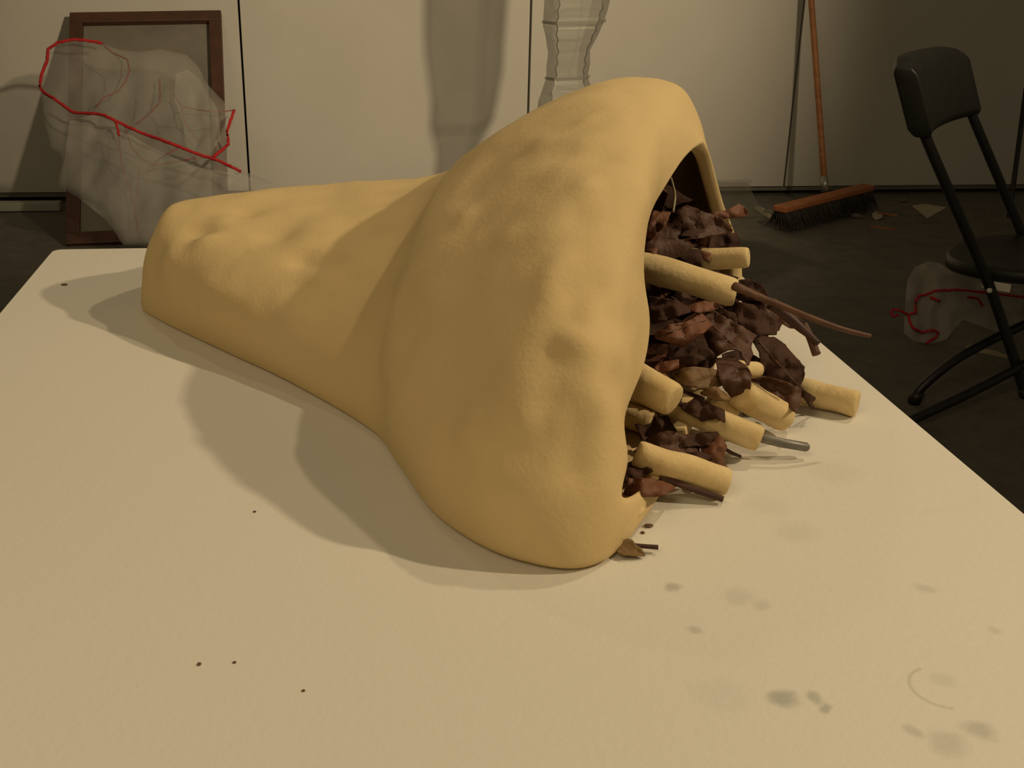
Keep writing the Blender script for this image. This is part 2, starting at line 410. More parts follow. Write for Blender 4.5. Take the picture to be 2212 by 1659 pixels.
# ------------------------------------------------------------------ clay sticks in the mouth of the horn
STICKS = []
def stick(p0, p1, r, label, seed, flatten=1.0, mid=None, sag=0.0):
    p0, p1 = Vector(p0), Vector(p1); pts = []
    n = 9
    for i in range(n):
        t = i / (n - 1); p = p0.lerp(p1, t); p.z += sag * math.sin(math.pi * t)
        p += Vector((noise.noise(Vector((seed, t * 3, 0))), noise.noise(Vector((seed, t * 3, 5))), noise.noise(Vector((seed, t * 3, 9))))) * r * 0.16
        pts.append(p)
    STICKS.append((p0, p1, r)); bm = bmesh.new(); rr = [r * (1 + 0.07 * noise.noise(Vector((seed * 3.1, i * 0.7, 2)))) for i in range(n)]
    d = (p1 - p0).normalized()
    pts = [pts[0] + d * r * 0.12] + pts + [pts[-1]] ; pts[-1] = pts[-1] + d * r * 0.10
    rr = [r * 0.8] + rr + [r * 0.84]
    tube(bm, pts, rr, 18, True, 0.10, seed, flatten)
    o = obj('clay_stick', bm, M_stick); tag(o, label, 'stick', 'clay sticks in the horn')
    m = o.modifiers.new('sub', 'SUBSURF'); m.levels = 1; m.render_levels = 1
    return o
def tz(x, y, z): return atz(x, y, TOP + z)
W3 = lambda x, y, z: Vector((x, y, TOP + z))
stick(tz(1685, 834, .0135), tz(1851, 871, .0112), .0106, 'clay stick lying on the table farthest out, past the big dark leaf', 1.3)
stick(tz(1592, 846, .040), tz(1693, 901, .0125), .0117, 'thick clay stick with round cut end, under the big dark leaf', 2.1)
s4 = stick(W3(.185, .765, .050), tz(1640, 946, .017), .0103, 'long clay stick with a grey rod poking out of its end', 3.7)
bm = bmesh.new(); tube(bm, [tz(1630, 943, .0165), tz(1690, 957, .0125), tz(1742, 966, .0085)], .0034, 10, dome=.5)
obj('metal_rod', bm, M_rod, s4)
stick(atz(1372, 978, TOP + .030), tz(1570, 1042, .0105), .0099, 'clay stick lowest in the mouth, above the dark skewer', 4.2)
stick(W3(.150, .790, .078), tz(1456, 864, .052), .0125, 'short thick clay stick sticking out beside the near lip', 5.9)
stick(W3(.168, .778, .034), tz(1408, 917, .022), .0095, 'clay stick end in deep shade below the short thick stick', 6.4)
stick(W3(.170, .915, .098), tz(1588, 631, .082), .0140, 'pale clay stick across the upper mouth, with flattened end', 7.7, .86, sag=.006)
stick(W3(.285, .985, .075), tz(1615, 557, .086), .0098, 'small clay stick poking out past the far rim', 8.5)
stick(tz(1535, 868, .030), tz(1578, 890, .018), .0088, 'stubby clay stick end among leaves above the long rod stick', 9.3)
stick(tz(1590, 796, .047), tz(1636, 800, .041), .0068, 'clay stick glimpsed behind the big dark leaf', 10.6)

# ------------------------------------------------------------------ dead leaves
def leaf(p0, p1, width, roll, label, mat, curl=0.3, fold=0.25, seed=1.0, jag=0.12, tip=0.5, midrib=True, group='dead leaves in the horn', n=14, m=8, bend=0.0):
    """blade from stalk end p0 to tip p1; roll turns it about its length; curl rolls the sides up"""
    p0, p1 = Vector(p0), Vector(p1); L = (p1 - p0).length; ex = (p1 - p0).normalized()
    a, b = frame_of(ex); ey = a * math.cos(roll) + b * math.sin(roll); ez = ex.cross(ey)
    bm = bmesh.new(); rows = []; mid = []
    for i in range(n + 1):
        t = i / n
        half = width * 0.5 * (math.sin(math.pi * min(1, max(0, t)) ** tip) ** 0.75 + 0.03)
        row = []
        for j in range(m + 1):
            s = j / m * 2 - 1
            hw = half * (1 + jag * noise.noise(Vector((seed * 7 + t * 6, math.copysign(3, s), seed))) + (jag * 1.2 * noise.noise(Vector((seed + t * 17, math.copysign(9, s), 4))) if abs(s) > .9 else 0))
            y = s * hw
            ang = curl * s * (1 + 0.5 * noise.noise(Vector((seed, t * 2.2, 8))))
            yy = hw * (math.sin(ang * 1.6) / (1.6 * curl)) if abs(curl) > 0.05 else y
            zz = hw * ((1 - math.cos(ang * 1.6)) / (1.6 * curl)) if abs(curl) > 0.05 else 0
            zz += fold * abs(y) + 0.09 * L * noise.noise(Vector((t * 2.3 + seed, s * 1.1, seed * 2))) + 0.03 * L * noise.noise(Vector((t * 7 + seed, s * 3, seed)))
            zz += bend * L * math.sin(math.pi * t)
            row.append(p0 + ex * (t * L) + ey * yy + ez * zz)
        mid.append(row[m // 2]); rows.append([bm.verts.new(q) for q in row])
    for i in range(n):
        for j in range(m): bm.faces.new((rows[i][j], rows[i][j + 1], rows[i + 1][j + 1], rows[i + 1][j]))
    o = obj('dead_leaf', bm, mat)
    sd = o.modifiers.new('thick', 'SOLIDIFY'); sd.thickness = 0.0007; sd.offset = 0
    if label: tag(o, label, 'leaf', group)
    if midrib:
        bm = bmesh.new(); st = [mid[0] - ex * L * 0.10] + mid
        tube(bm, st, [0.0011] * 2 + [0.0011 * (1 - 0.75 * i / n) for i in range(len(st) - 2)], 6)
        obj('midrib', bm, M_twig, o)
    return o
def blade(P, Y, label, mat, curl=0.02, rib=None, lean_=.00035, seed=1.0, crumple=.010):
    """a leaf cut to its outline, curling about a slanted axis at its real distance"""
    Q = []
    for (x0, y0), (x1, y1) in zip(P, P[1:] + P[:1]):
        k = max(1, int(math.hypot(x1 - x0, y1 - y0) / 7))
        for i in range(k):
            x = x0 + (x1 - x0) * i / k; y = y0 + (y1 - y0) * i / k
            Q.append((x + 2.2 * noise.noise(Vector((x * .13, y * .13, seed))), y + 2.2 * noise.noise(Vector((x * .13, y * .13, seed + 9)))))
    xs = [q[0] for q in Q]; ys = [q[1] for q in Q]; xc = sum(xs) / len(xs); yc = sum(ys) / len(ys); wx = (max(xs) - min(xs)) / 2; wy = (max(ys) - min(ys)) / 2
    ca, sa = math.cos(seed * 2.3), math.sin(seed * 2.3)
    def fn(x, y):
        u = ((x - xc) * ca + (y - yc) * sa) / max(wx, wy)
        d = Y + lean_ * (yc - y) + curl * u * u + crumple * noise.noise(Vector((x / 34., y / 30., seed * 5))) + crumple * .5 * noise.noise(Vector((x / 13., y / 12., seed * 3)))
        p = aty(x, y, d)
        if p.z < TOP + .002: p = atz(x, y, TOP + .002)
        return p
    o = sheet(Q, fn, max(5.0, max(wx, wy) / 9), 'dead_leaf', mat, None); tag(o, label, 'leaf', 'dead leaves in the horn')
    sd = o.modifiers.new('thick', 'SOLIDIFY'); sd.thickness = .0009; sd.offset = 0
    if rib:
        (x0, y0), (x1, y1) = rib; bm = bmesh.new()
        tube(bm, [fn(x0 + (x1 - x0) * i / 10, y0 + (y1 - y0) * i / 10) - CF * .0006 for i in range(11)], [.0011 * (1 - .06 * i) for i in range(11)], 6)
        obj('midrib', bm, M_twig, o)
    return o
BL = [
 ([(1623, 735), (1646, 726), (1671, 728), (1697, 745), (1722, 775), (1738, 792), (1737, 813), (1728, 838), (1690, 832), (1646, 826), (1643, 790), (1640, 760)], .800, 'big dark upright leaf standing between two outer clay sticks', M_leafdark, .012, ((1640, 740), (1722, 832))),
 ([(1620, 820), (1650, 812), (1700, 826), (1731, 838), (1730, 868), (1718, 892), (1700, 877), (1660, 852), (1622, 834)], .778, 'curled purple-brown leaf strip at the foot of the big dark leaf', M_leaf, -.02, None),
 ([(1724, 828), (1740, 845), (1762, 860), (1758, 866), (1747, 861), (1757, 880), (1752, 882), (1740, 864), (1726, 852)], .782, 'thin torn leaf tip crossing the outermost clay stick', M_leafdark, .01, None),
 ([(1555, 656), (1593, 652), (1628, 659), (1664, 682), (1689, 698), (1683, 714), (1676, 713), (1678, 723), (1661, 727), (1641, 722), (1600, 702), (1592, 690), (1590, 677), (1573, 671)], .850, 'torn dark leaf hanging out below the long leaf stalk', M_leafdark, .02, None),
 ([(1583, 608), (1613, 603), (1646, 614), (1661, 643), (1666, 654), (1649, 650), (1613, 648), (1594, 650), (1590, 633)], .885, 'rolled dark leaf at the end of the pale upper stick', M_leafdark, -.02, None),
 ([(1590, 642), (1649, 645), (1697, 668), (1725, 685), (1735, 694), (1720, 713), (1712, 712), (1689, 699), (1651, 683), (1615, 664)], .868, 'ragged brown leaf blade along the long leaf stalk', M_leaf, .02, None),
 ([(1505, 676), (1542, 672), (1570, 687), (1603, 705), (1635, 725), (1625, 738), (1622, 752), (1626, 765), (1616, 792), (1603, 772), (1598, 754), (1570, 757), (1547, 772), (1533, 754), (1518, 714)], .800, 'broad brown leaf with torn tip in the middle of the mouth', M_leaf, .02, ((1515, 682), (1612, 770))),
 ([(1545, 775), (1583, 772), (1611, 788), (1624, 811), (1619, 844), (1598, 870), (1583, 861), (1560, 836), (1550, 803)], .745, 'shiny curled brown leaf over the stubby clay stick', M_leaf, .035, None),
 ([(1477, 795), (1502, 792), (1549, 799), (1559, 833), (1522, 843), (1456, 826), (1449, 808)], .738, 'long olive-brown curled leaf beside the short thick stick', M_leafolive, .02, None),
 ([(1412, 722), (1444, 702), (1482, 695), (1517, 677), (1539, 702), (1514, 724), (1476, 749), (1416, 732)], .775, 'reddish folded leaf with a pale edge left of the broad torn leaf', M_leafred, .02, ((1418, 726), (1530, 690))),
 ([(1414, 793), (1436, 781), (1468, 778), (1466, 796), (1423, 808)], .745, 'small pinkish leaf scrap near the short thick stick', M_leafred, .012, None),
 ([(1487, 661), (1522, 650), (1554, 654), (1549, 668), (1512, 678), (1495, 673)], .812, 'reddish leaf edge just under the pale upper stick', M_leafred, .015, None),
 ([(1510, 849), (1542, 834), (1575, 854), (1577, 866), (1545, 866)], .728, 'narrow olive leaf just above the long rod stick', M_leafolive, .012, None),
 ([(1465, 862), (1512, 859), (1564, 887), (1566, 914), (1547, 903), (1517, 911), (1472, 883)], .722, 'ragged dark leaf lying across the long rod stick', M_leafdark, .012, None),
 ([(1508, 957), (1529, 949), (1556, 940), (1570, 963), (1562, 990), (1573, 1015), (1541, 1012), (1509, 1009), (1529, 996), (1517, 978)], .690, 'curled reddish leaf on the table behind the lowest stick', M_leafred, .025, None),
 ([(1366, 978), (1402, 943), (1445, 930), (1513, 950), (1510, 978), (1445, 982), (1399, 984)], .694, 'long dark strip of leaf below the rod stick', M_leaf, .02, None),
 ([(1347, 1070), (1357, 1034), (1399, 1033), (1439, 1042), (1459, 1053), (1435, 1071), (1390, 1077)], .640, 'rolled red-brown leaf lying on the lower lip', M_leafred, .02, None),
 ([(1412, 454), (1450, 459), (1432, 493), (1402, 522), (1388, 512)], .905, 'reddish leaf pressed against the near wall high in the mouth', M_leafred, .02, None),
 ([(1525, 463), (1570, 454), (1594, 440), (1605, 446), (1615, 454), (1614, 468), (1589, 471), (1552, 474)], 1.02, 'curled reddish leaf sticking out over the far rim', M_leafred, .03, None),
 ([(1425, 475), (1483, 443), (1556, 470), (1588, 500), (1536, 511), (1460, 524), (1415, 515)], .965, 'wide dark leaf filling the upper mouth', M_leaf, .02, None),
 ([(1387, 541), (1421, 535), (1419, 555), (1446, 575), (1410, 578), (1389, 568)], .885, 'pinkish leaf edge just above the pale upper stick', M_leafred, .012, None),
 ([(1512, 540), (1545, 549), (1530, 566), (1519, 556)], .950, 'small pointed reddish leaf near the small clay stick', M_leafred, .01, None),
 ([(1436, 545), (1510, 528), (1575, 560), (1525, 590), (1446, 582)], .960, 'black-brown leaf in the hollow above the pale upper stick', M_leafdark, .02, None),
 ([(1536, 507), (1592, 503), (1602, 545), (1565, 563), (1528, 542)], .985, 'brown leaf lying against the far rim above the small clay stick', M_leafdark, .02, None),
 ([(1403, 812), (1436, 807), (1462, 830), (1466, 853), (1442, 841)], .742, 'reddish leaf sliver directly behind the short thick stick', M_leafred, .01, None),
 ([(1402, 640), (1460, 648), (1500, 672), (1450, 690), (1408, 700)], .800, 'dark leaf tucked under the pale upper stick at the near lip', M_leafdark, .02, None),
 ([(1445, 745), (1500, 735), (1540, 765), (1500, 792), (1440, 775)], .775, 'dark leaf in the hollow behind the small pinkish scrap', M_leafdark, .02, None),
 ([(1470, 985), (1505, 975), (1540, 985), (1520, 1003), (1480, 1000)], .684, 'small dark leaf curl between the lowest stick and the rod stick', M_leafdark, .012, None),
]
BL += [
 ([(1588, 700), (1625, 690), (1662, 722), (1650, 747), (1615, 737)], .865, 'dark leaf scrap between the torn dark leaf and the big upright leaf', M_leafdark, .012, None),
 ([(1558, 765), (1600, 753), (1642, 775), (1647, 817), (1610, 832), (1568, 802)], .805, 'dark leaf behind the shiny curled brown leaf', M_leafdark, .015, None),
 ([(1430, 828), (1480, 843), (1525, 860), (1480, 882), (1440, 862)], .738, 'dark leaf wedged between the short thick stick and the olive leaf', M_leafdark, .01, None),
 ([(1366, 905), (1440, 898), (1462, 930), (1390, 954)], .728, 'black-brown leaf in the shade under the long rod stick', M_leafdark, .015, None),
 ([(1440, 940), (1500, 938), (1562, 930), (1530, 962), (1460, 968)], .705, 'dark shrivelled leaf running along under the rod stick', M_leafdark, .012, None),
 ([(1350, 1003), (1400, 985), (1422, 1010), (1380, 1036), (1348, 1042)], .662, 'dark leaf squeezed between the lip and the lowest stick', M_leafdark, .012, None),
 ([(1500, 612), (1592, 640), (1602, 672), (1540, 664)], .880, 'dark leaf hugging the underside of the pale upper stick', M_leafdark, .012, None),
 ([(1470, 760), (1520, 740), (1552, 776), (1530, 800), (1485, 796)], .785, 'dark leaf between the broad torn leaf and the olive-brown leaf', M_leafdark, .015, None),
 ([(1493, 712), (1535, 718), (1552, 762), (1520, 778), (1488, 747)], .830, 'dark leaf deep behind the broad torn leaf', M_leafdark, .012, None),
 ([(1538, 655), (1585, 663), (1602, 702), (1570, 708), (1543, 692)], .935, 'dark leaf leaning on the foot of the far rim', M_leafdark, .012, None),
]
leaf_jobs = BL
def leaf_heap():                       # the uncountable litter packed behind the visible leaves
    rnd = random.Random(11); big = bmesh.new()
    done = 0
    for k in range(1400):
        if done >= 300: break
        u = rnd.random(); v = rnd.random(); d = rnd.uniform(0.0, 0.11)
        base = Vector((.185, .70, 0)).lerp(Vector((.375, 1.05, 0)), 0.03 + 0.94 * u)
        if k % 3 == 0: v *= 0.22
        zz = 0.012 + 0.155 * v * math.sin(math.pi * (0.16 + 0.74 * u)) ** 0.7
        c = base + Vector((-0.86, 0.45, 0)) * (d - .25 * (0.08 - zz) * (1 - u)) + Vector((0, 0.6 * zz * (1 - u), 0)); c.z = TOP + zz + .006
        a = rnd.uniform(0, 6.28); ln = rnd.uniform(.03, .06)
        dv = Vector((math.cos(a), math.sin(a), rnd.uniform(-.6, .6))).normalized() * ln / 2
        o = leaf(c - dv, c + dv, rnd.uniform(.018, .036), rnd.uniform(0, 6.28), None, None, rnd.uniform(.2, .8), rnd.uniform(.1, .35), 40 + k * 1.7, midrib=False, n=8, m=5)
        mi = rnd.choice([0, 1, 1, 2])
        hit = False
        for p0, p1, r in STICKS:
            ax = p1 - p0
            for v_ in o.data.vertices:
                t = max(0, min(1, (v_.co - p0).dot(ax) / ax.length_squared))
                if (v_.co - p0 - ax * t).length < r + .001: hit = True; break
            if hit: break
        for v_ in o.data.vertices:
            if hit: break
            if (v_.co - Vector((.175, .66, TOP))).dot(Vector((.86, -.45, 0))) < -.012:
                loc, nor, _i, _d = _bvh.find_nearest(v_.co)
                if (v_.co - loc).dot(nor) > -.0145: hit = True
        if hit:
            me = o.data; bpy.data.objects.remove(o); bpy.data.meshes.remove(me); continue
        done += 1
        n0 = len(big.faces); big.from_mesh(o.data); big.faces.ensure_lookup_table()
        for f in big.faces[n0:]: f.material_index = mi; f.smooth = True
        me = o.data; bpy.data.objects.remove(o); bpy.data.meshes.remove(me)
    o = obj('leaf_litter', big, M_leaf); o.data.materials.append(M_leafdark); o.data.materials.append(M_leafred)
    tag(o, 'mass of crushed dead leaves packed deep inside the mouth of the clay horn', 'leaves', kind='stuff')
def twig(pts, r, label, mat, cat='twig', seed=0., name='twig', n=8, m=14):
    bm = bmesh.new(); P = spline(pts, m)
    rr = r if not hasattr(r, '__len__') else [r[0] + (r[1] - r[0]) * i / (m - 1) for i in range(m)]
    tube(bm, P, rr, n, True, .25, seed)
    o = obj(name, bm, mat); tag(o, label, cat); return o
t3 = twig([tz(1585, 618, .118), tz(1660, 650, .105), tz(1730, 678, .098), tz(1810, 708, .090), tz(1880, 726, .082)], (.0030, .0016), 'long thin leaf stalk reaching out to the right over the table edge', M_twig, 'stalk')
t3.name = 'leaf_stalk'
twig([tz(1665, 655, .100), tz(1720, 700, .085), tz(1768, 742, .075)], (.0050, .0022), 'ragged strip of bark under the long leaf stalk', M_twigdark)
twig([tz(1735, 700, .085), tz(1750, 730, .076), tz(1764, 766, .066)], (.0028, .0034), 'short stubby twig hanging down near the far table edge', M_twig)
twig([tz(1425, 1030, .016), tz(1490, 1054, .010), tz(1562, 1078, .004)], .0022, 'straight dark wooden skewer below the lowest clay stick', M_twigdark, name='skewer')
twig([tz(1335, 1176, .004), tz(1380, 1179, .004), tz(1422, 1182, .004)], .0016, 'thin twig poking out under the near lip', M_twigdark)
twig([tz(1530, 1012, .004), tz(1550, 1017, .005), tz(1575, 1027, .003)], .0016, 'tiny twig scrap lying behind the lowest clay stick', M_twigdark)
twig([tz(1545, 955, .014), tz(1575, 975, .008), tz(1600, 986, .002)], (.0016, .0010), 'hooked stalk of the curled reddish leaf on the table', M_twigdark)
twig([aty(1449, 385, .985), aty(1458, 420, .96), aty(1454, 458, .945)], .0012, 'pale loop of twine hanging inside the upper mouth', M_twine, 'twine', name='twine')
twig([tz(1740, 860, .020), tz(1752, 872, .012), tz(1758, 882, .006)], .0012, 'split stalk end beside the outermost clay stick', M_twigdark)
def crumb(x, y, r, label, st=1.0):
    bm = bmesh.new(); bmesh.ops.create_icosphere(bm, subdivisions=2, radius=r)
    p = tz(x, y, 0)
    for v in bm.verts:
        v.co *= 1 + .4 * noise.noise(v.co * 300 + Vector((x, y, 0)))
        v.co.z = v.co.z * .45; v.co.x *= st; v.co += p + Vector((0, 0, r * .4))
    tag(obj('leaf_crumb', bm, M_speck), label, 'crumb', 'crumbs on the table')
crumb(140, 616, .0020, 'dark crumb near the far left table corner', 1.6)
crumb(430, 1436, .0013, 'reddish crumb on the near left of the table', .8)
crumb(506, 1432, .0010, 'fainter crumb right of the reddish crumb')
crumb(655, 1493, .0009, 'lone speck low on the table front')
crumb(1402, 1138, .0020, 'dark crumb stuck below the lower lip', 1.5)
crumb(1388, 1152, .0014, 'smaller crumb just under the lip crumb')
crumb(1608, 896, .0018, 'speck on the table behind the rod stick')
crumb(550, 1106, .0011, 'speck at the edge of the shadow')
leaf(tz(1335, 1182, .004), tz(1393, 1200, .002), .014, .3, 'small flat blade standing in for the shadow on the table under the near lip', M_leafolive, .3, .1, 31., midrib=False)  # leaf-shaped piece added in place of a greyish shadow shape

# ------------------------------------------------------------------ picture frame leaning on the wall
A0 = 4.38; B0 = 0.94                  # the frame lies in the plane Y = A0 + B0*z
fTL, fTR, fBL = atp(152, 32, A0, B0), atp(478, 27, A0, B0), atp(138, 532, A0, B0)
fx = (fTR - fTL).normalized(); Wd = (fTR - fTL).length; Hd = (fTL - fBL).length
fy = (fTL - fBL); fy = (fy - fx * fy.dot(fx)).normalized(); fn = fx.cross(fy)
fr = empty('picture_frame', fBL); fr.matrix_world = Matrix.Translation(fTL - fy * Hd) @ Matrix((fx, fy, fn)).transposed().to_4x4()
tag(fr, 'dark mahogany picture frame with grey panel leaning against the wall', 'picture frame')
RW = .05
for c, sz in (((Wd / 2, RW / 2, 0), (Wd, RW, .034)), ((Wd / 2, Hd - RW / 2, 0), (Wd, RW, .034)), ((RW / 2, Hd / 2, 0), (RW, Hd - 2 * RW, .034)), ((Wd - RW / 2, Hd / 2, 0), (RW, Hd - 2 * RW, .034))):
    bm = bmesh.new(); box(bm, c, sz, bev=.004); obj('rail', bm, M_frame, fr, smooth=False)
bm = bmesh.new(); box(bm, (Wd / 2, Hd / 2, -.012), (Wd - 2 * RW + .01, Hd - 2 * RW + .01, .006)); obj('panel', bm, M_canvas, fr, smooth=False)

# ------------------------------------------------------------------ sheer draped form with red yarn
OUT = [(103, 105), (122, 92), (160, 86), (215, 92), (258, 108), (300, 112), (345, 106), (402, 118), (430, 145), (442, 172), (452, 186), (480, 216), (508, 240), (500, 282), (488, 318), (505, 350), (520, 368), (560, 382), (600, 402), (580, 430), (500, 450), (420, 470), (360, 500), (325, 532),
       (266, 530), (240, 490), (205, 448), (165, 425), (128, 402), (126, 388), (138, 335), (112, 322), (98, 270), (88, 190), (92, 150)]
def inside(x, y, P):
    r = False; j = len(P) - 1
    for i in range(len(P)):
        if (P[i][1] > y) != (P[j][1] > y) and x < (P[j][0] - P[i][0]) * (y - P[i][1]) / (P[j][1] - P[i][1]) + P[i][0]: r = not r
        j = i
    return r
def edged(x, y, P):
    best = 1e9
    for i in range(len(P)):
        ax, ay = P[i - 1]; bx, by = P[i]; dx, dy = bx - ax, by - ay
        t = max(0, min(1, ((x - ax) * dx + (y - ay) * dy) / (dx * dx + dy * dy + 1e-9)))
        best = min(best, math.hypot(x - ax - t * dx, y - ay - t * dy))
    return best
def cloth_depth(x, y, side):
    e = min(1.0, edged(x, y, OUT) / 90.0); bul = math.sqrt(max(0.0, e * (2 - e)))
    n = noise.noise(Vector((x / 95.0, y / 120.0, side * 7))) * .6 + noise.noise(Vector((x / 38.0 + y / 90, y / 75.0, side * 3))) * .28 + .12 * abs(noise.noise(Vector((x / 20.0, y / 42.0, 4))))
    return bul, n
def cloth_pt(x, y, side, off=0.0):
    bul, n = cloth_depth(x, y, side)
    a = A0 - .20 + (-(.085 * bul) if side == 0 else .05 * bul) + .085 * n * (0.25 + bul) + off
    p = atp(x, y, a, B0 * .92)
    if p.z < FL + .004: p.z = FL + .004
    return p
def sheet(P, fn, step, name, mat, parent):
    xs = [p[0] for p in P]; ys = [p[1] for p in P]; bm = bmesh.new(); V = {}
    nx = int((max(xs) - min(xs)) / step) + 2; ny = int((max(ys) - min(ys)) / step) + 2
    for j in range(ny):
        for i in range(nx):
            x = min(xs) + (i - .5) * step; y = min(ys) + (j - .5) * step
            V[i, j] = (x, y)
    def near_edge(x, y):
        best = None; bd = 1e9
        for k in range(len(P)):
            ax, ay = P[k - 1]; bx, by = P[k]; dx, dy = bx - ax, by - ay
            t = max(0, min(1, ((x - ax) * dx + (y - ay) * dy) / (dx * dx + dy * dy + 1e-9)))
            qx, qy = ax + t * dx, ay + t * dy; d = math.hypot(x - qx, y - qy)
            if d < bd: bd = d; best = (qx, qy)
        return best
    ins = {k: inside(v[0], v[1], P) for k, v in V.items()}; bv = {}
    def get(k):
        if k not in bv:
            x, y = V[k]
            if not ins[k]: x, y = near_edge(x, y)
            bv[k] = bm.verts.new(fn(x, y))
        return bv[k]
    for j in range(ny - 1):
        for i in range(nx - 1):
            ks = [(i, j), (i + 1, j), (i + 1, j + 1), (i, j + 1)]
            if any(ins[k] for k in ks):
                try: bm.faces.new([get(k) for k in ks])
                except ValueError: pass
    bmesh.ops.dissolve_degenerate(bm, dist=1e-6, edges=bm.edges)
    bmesh.ops.recalc_face_normals(bm, faces=bm.faces)
    return obj(name, bm, mat, parent)
for P_, Y_, lb_, mt_, cu_, rb_ in leaf_jobs:
    blade(P_, Y_, lb_, mt_, cu_, rb_, seed=1.0 + P_[0][0] * .017 + P_[0][1] * .031)
leaf_heap()
dr = empty('draped_sheer_form', (-.85, 4.2, FL))
tag(dr, 'translucent white sheer fabric form edged with red yarn, in front of the picture frame', 'fabric sculpture')
into(dr, sheet(OUT, lambda x, y: cloth_pt(x, y, 0), 9, 'front_layer', M_sheer, None))
into(dr, sheet(OUT, lambda x, y: cloth_pt(x, y, 1), 12, 'back_layer', M_sheer, None))
FLAP = [(380, 160), (405, 150), (430, 170), (448, 200), (470, 236), (478, 300), (455, 330), (425, 345), (400, 310), (395, 260), (376, 215)]
into(dr, sheet(FLAP, lambda x, y: cloth_pt(x, y, 0, -.05 - .02 * math.sin(x / 14.0)), 8, 'folded_flap', M_sheer, None))
LOW = [(150, 262), (200, 246), (255, 275), (330, 320), (420, 360), (520, 376), (590, 402), (500, 440), (400, 470), (330, 525), (268, 528), (235, 480), (160, 420), (130, 395), (142, 330)]
into(dr, sheet(LOW, lambda x, y: cloth_pt(x, y, 0, -.045 - .025 * math.sin(x / 33.0 + y / 60.0)), 9, 'lower_drape', M_sheerlow, None))
def yarn(parent, fn, P, r, mat, name='red_yarn', dens=6):
    Q = []
    for (x0, y0), (x1, y1) in zip(P, P[1:]):
        k = max(1, int(math.hypot(x1 - x0, y1 - y0) / dens))
        for i in range(k): Q.append((x0 + (x1 - x0) * i / k, y0 + (y1 - y0) * i / k))
    Q.append(P[-1]); pts = []
    for i, (x, y) in enumerate(Q):
        pts.append(fn(x + 1.6 * noise.noise(Vector((i * .9, 1, r * 1e3))), y + 1.6 * noise.noise(Vector((i * .9, 5, r * 1e3)))))
    bm = bmesh.new(); tube(bm, pts, [r * (1 + .25 * noise.noise(Vector((i * 1.3, 2, 7)))) for i in range(len(pts))], 6)
    o = obj(name, bm, mat); into(parent, o); return o
fY = lambda x, y: cloth_pt(x, y, 0, -.105)
bY = lambda x, y: cloth_pt(x, y, 0, .03)
for P in ([(220, 94), (200, 89), (160, 85), (125, 92), (104, 106), (102, 130), (90, 160), (86, 185), (92, 198), (120, 215), (150, 238), (162, 244), (205, 245), (225, 249), (252, 262), (300, 285), (370, 310), (430, 334), (470, 346), (520, 370)],
          [(460, 340), (478, 325), (494, 312), (490, 285), (500, 255), (506, 238)], [(250, 262), (255, 280), (256, 292)]):
    yarn(dr, fY, P, .0058 if len(P) > 3 else .0045, M_yarn)
for P in ([(220, 94), (245, 115), (275, 128), (280, 150), (272, 175), (255, 198), (225, 210), (206, 232)], [(256, 292), (262, 350), (285, 425), (292, 460), (298, 500), (302, 520)], [(270, 275), (285, 320), (310, 345), (330, 356), (355, 335), (390, 318)],
          [(506, 238), (470, 242), (430, 238), (395, 230)], [(330, 358), (400, 346), (440, 338)], [(376, 205), (390, 225), (400, 265), (415, 285), (428, 305)], [(300, 365), (298, 400), (292, 440)], [(345, 170), (346, 220), (320, 250), (292, 268)]):
    yarn(dr, bY, P, .0030, M_yarndim, 'dull_red_yarn')

# ------------------------------------------------------------------ wire screen figure standing before the wall
MY = 4.18
ws = empty('wire_screen_column', (aty(1240, 100, MY).x, MY, FL)); tag(ws, 'translucent grey wire screen column with stitched folds, standing before the wall seam', 'screen sculpture')
prof = [(-130, 1165, 1335), (-60, 1170, 1330), (0, 1176, 1318), (45, 1173, 1306), (58, 1174, 1300), (110, 1184, 1276), (165, 1180, 1270), (215, 1163, 1285), (300, 1150, 1310), (400, 1160, 1320), (520, 1165, 1325)]
zs = []; rows = []
for y, xl, xr in prof:
    a, b = aty(xl, y, MY), aty(xr, y, MY); rows.append((max(a.z, FL + .002), (a.x + b.x) / 2, abs(b.x - a.x) / 2))
zt, ct, ht_ = rows[0]
for q in range(1, 7): rows.append((zt + .22 * q, ct + .012 * math.sin(q), ht_ * (1 + .06 * math.sin(q * 1.7))))
rows.sort(key=lambda r: -r[0])
HEX = [(-1, 0), (-.72, -.5), (-.66, -.52), (.62, -.52), (.68, -.5), (1, 0), (.6, .5), (-.6, .5)]
def col_ring(z, cx, hw, k=1.0): return [Vector((cx + hx * hw * k, MY + hy * hw * 1.3 * k, z + .004 * hx)) for hx, hy in HEX]
fine = []
for (z0, c0, h0), (z1, c1, h1) in zip(rows, rows[1:]):
    for i in range(4): t = i / 4; fine.append((z0 + (z1 - z0) * t, c0 + (c1 - c0) * t, h0 + (h1 - h0) * t))
fine.append(rows[-1])
bm = bmesh.new(); prev = None
for i, (z, c, h) in enumerate(fine):
    r = [bm.verts.new(p + Vector((.004 * noise.noise(Vector((i * .4, k, 0))), .006 * noise.noise(Vector((i * .4, k, 4))), 0))) for k, p in enumerate(col_ring(z, c, h))]
    if prev:
        for k in range(8): bm.faces.new((prev[k], prev[(k + 1) % 8], r[(k + 1) % 8], r[k]))
    prev = r
o = obj('screen_wrap', bm, M_screen, smooth=False); into(ws, o); o.data.materials.append(M_screenseam)
for p in o.data.polygons: p.material_index = 1 if p.index % 8 in (0, 4, 5) else 0
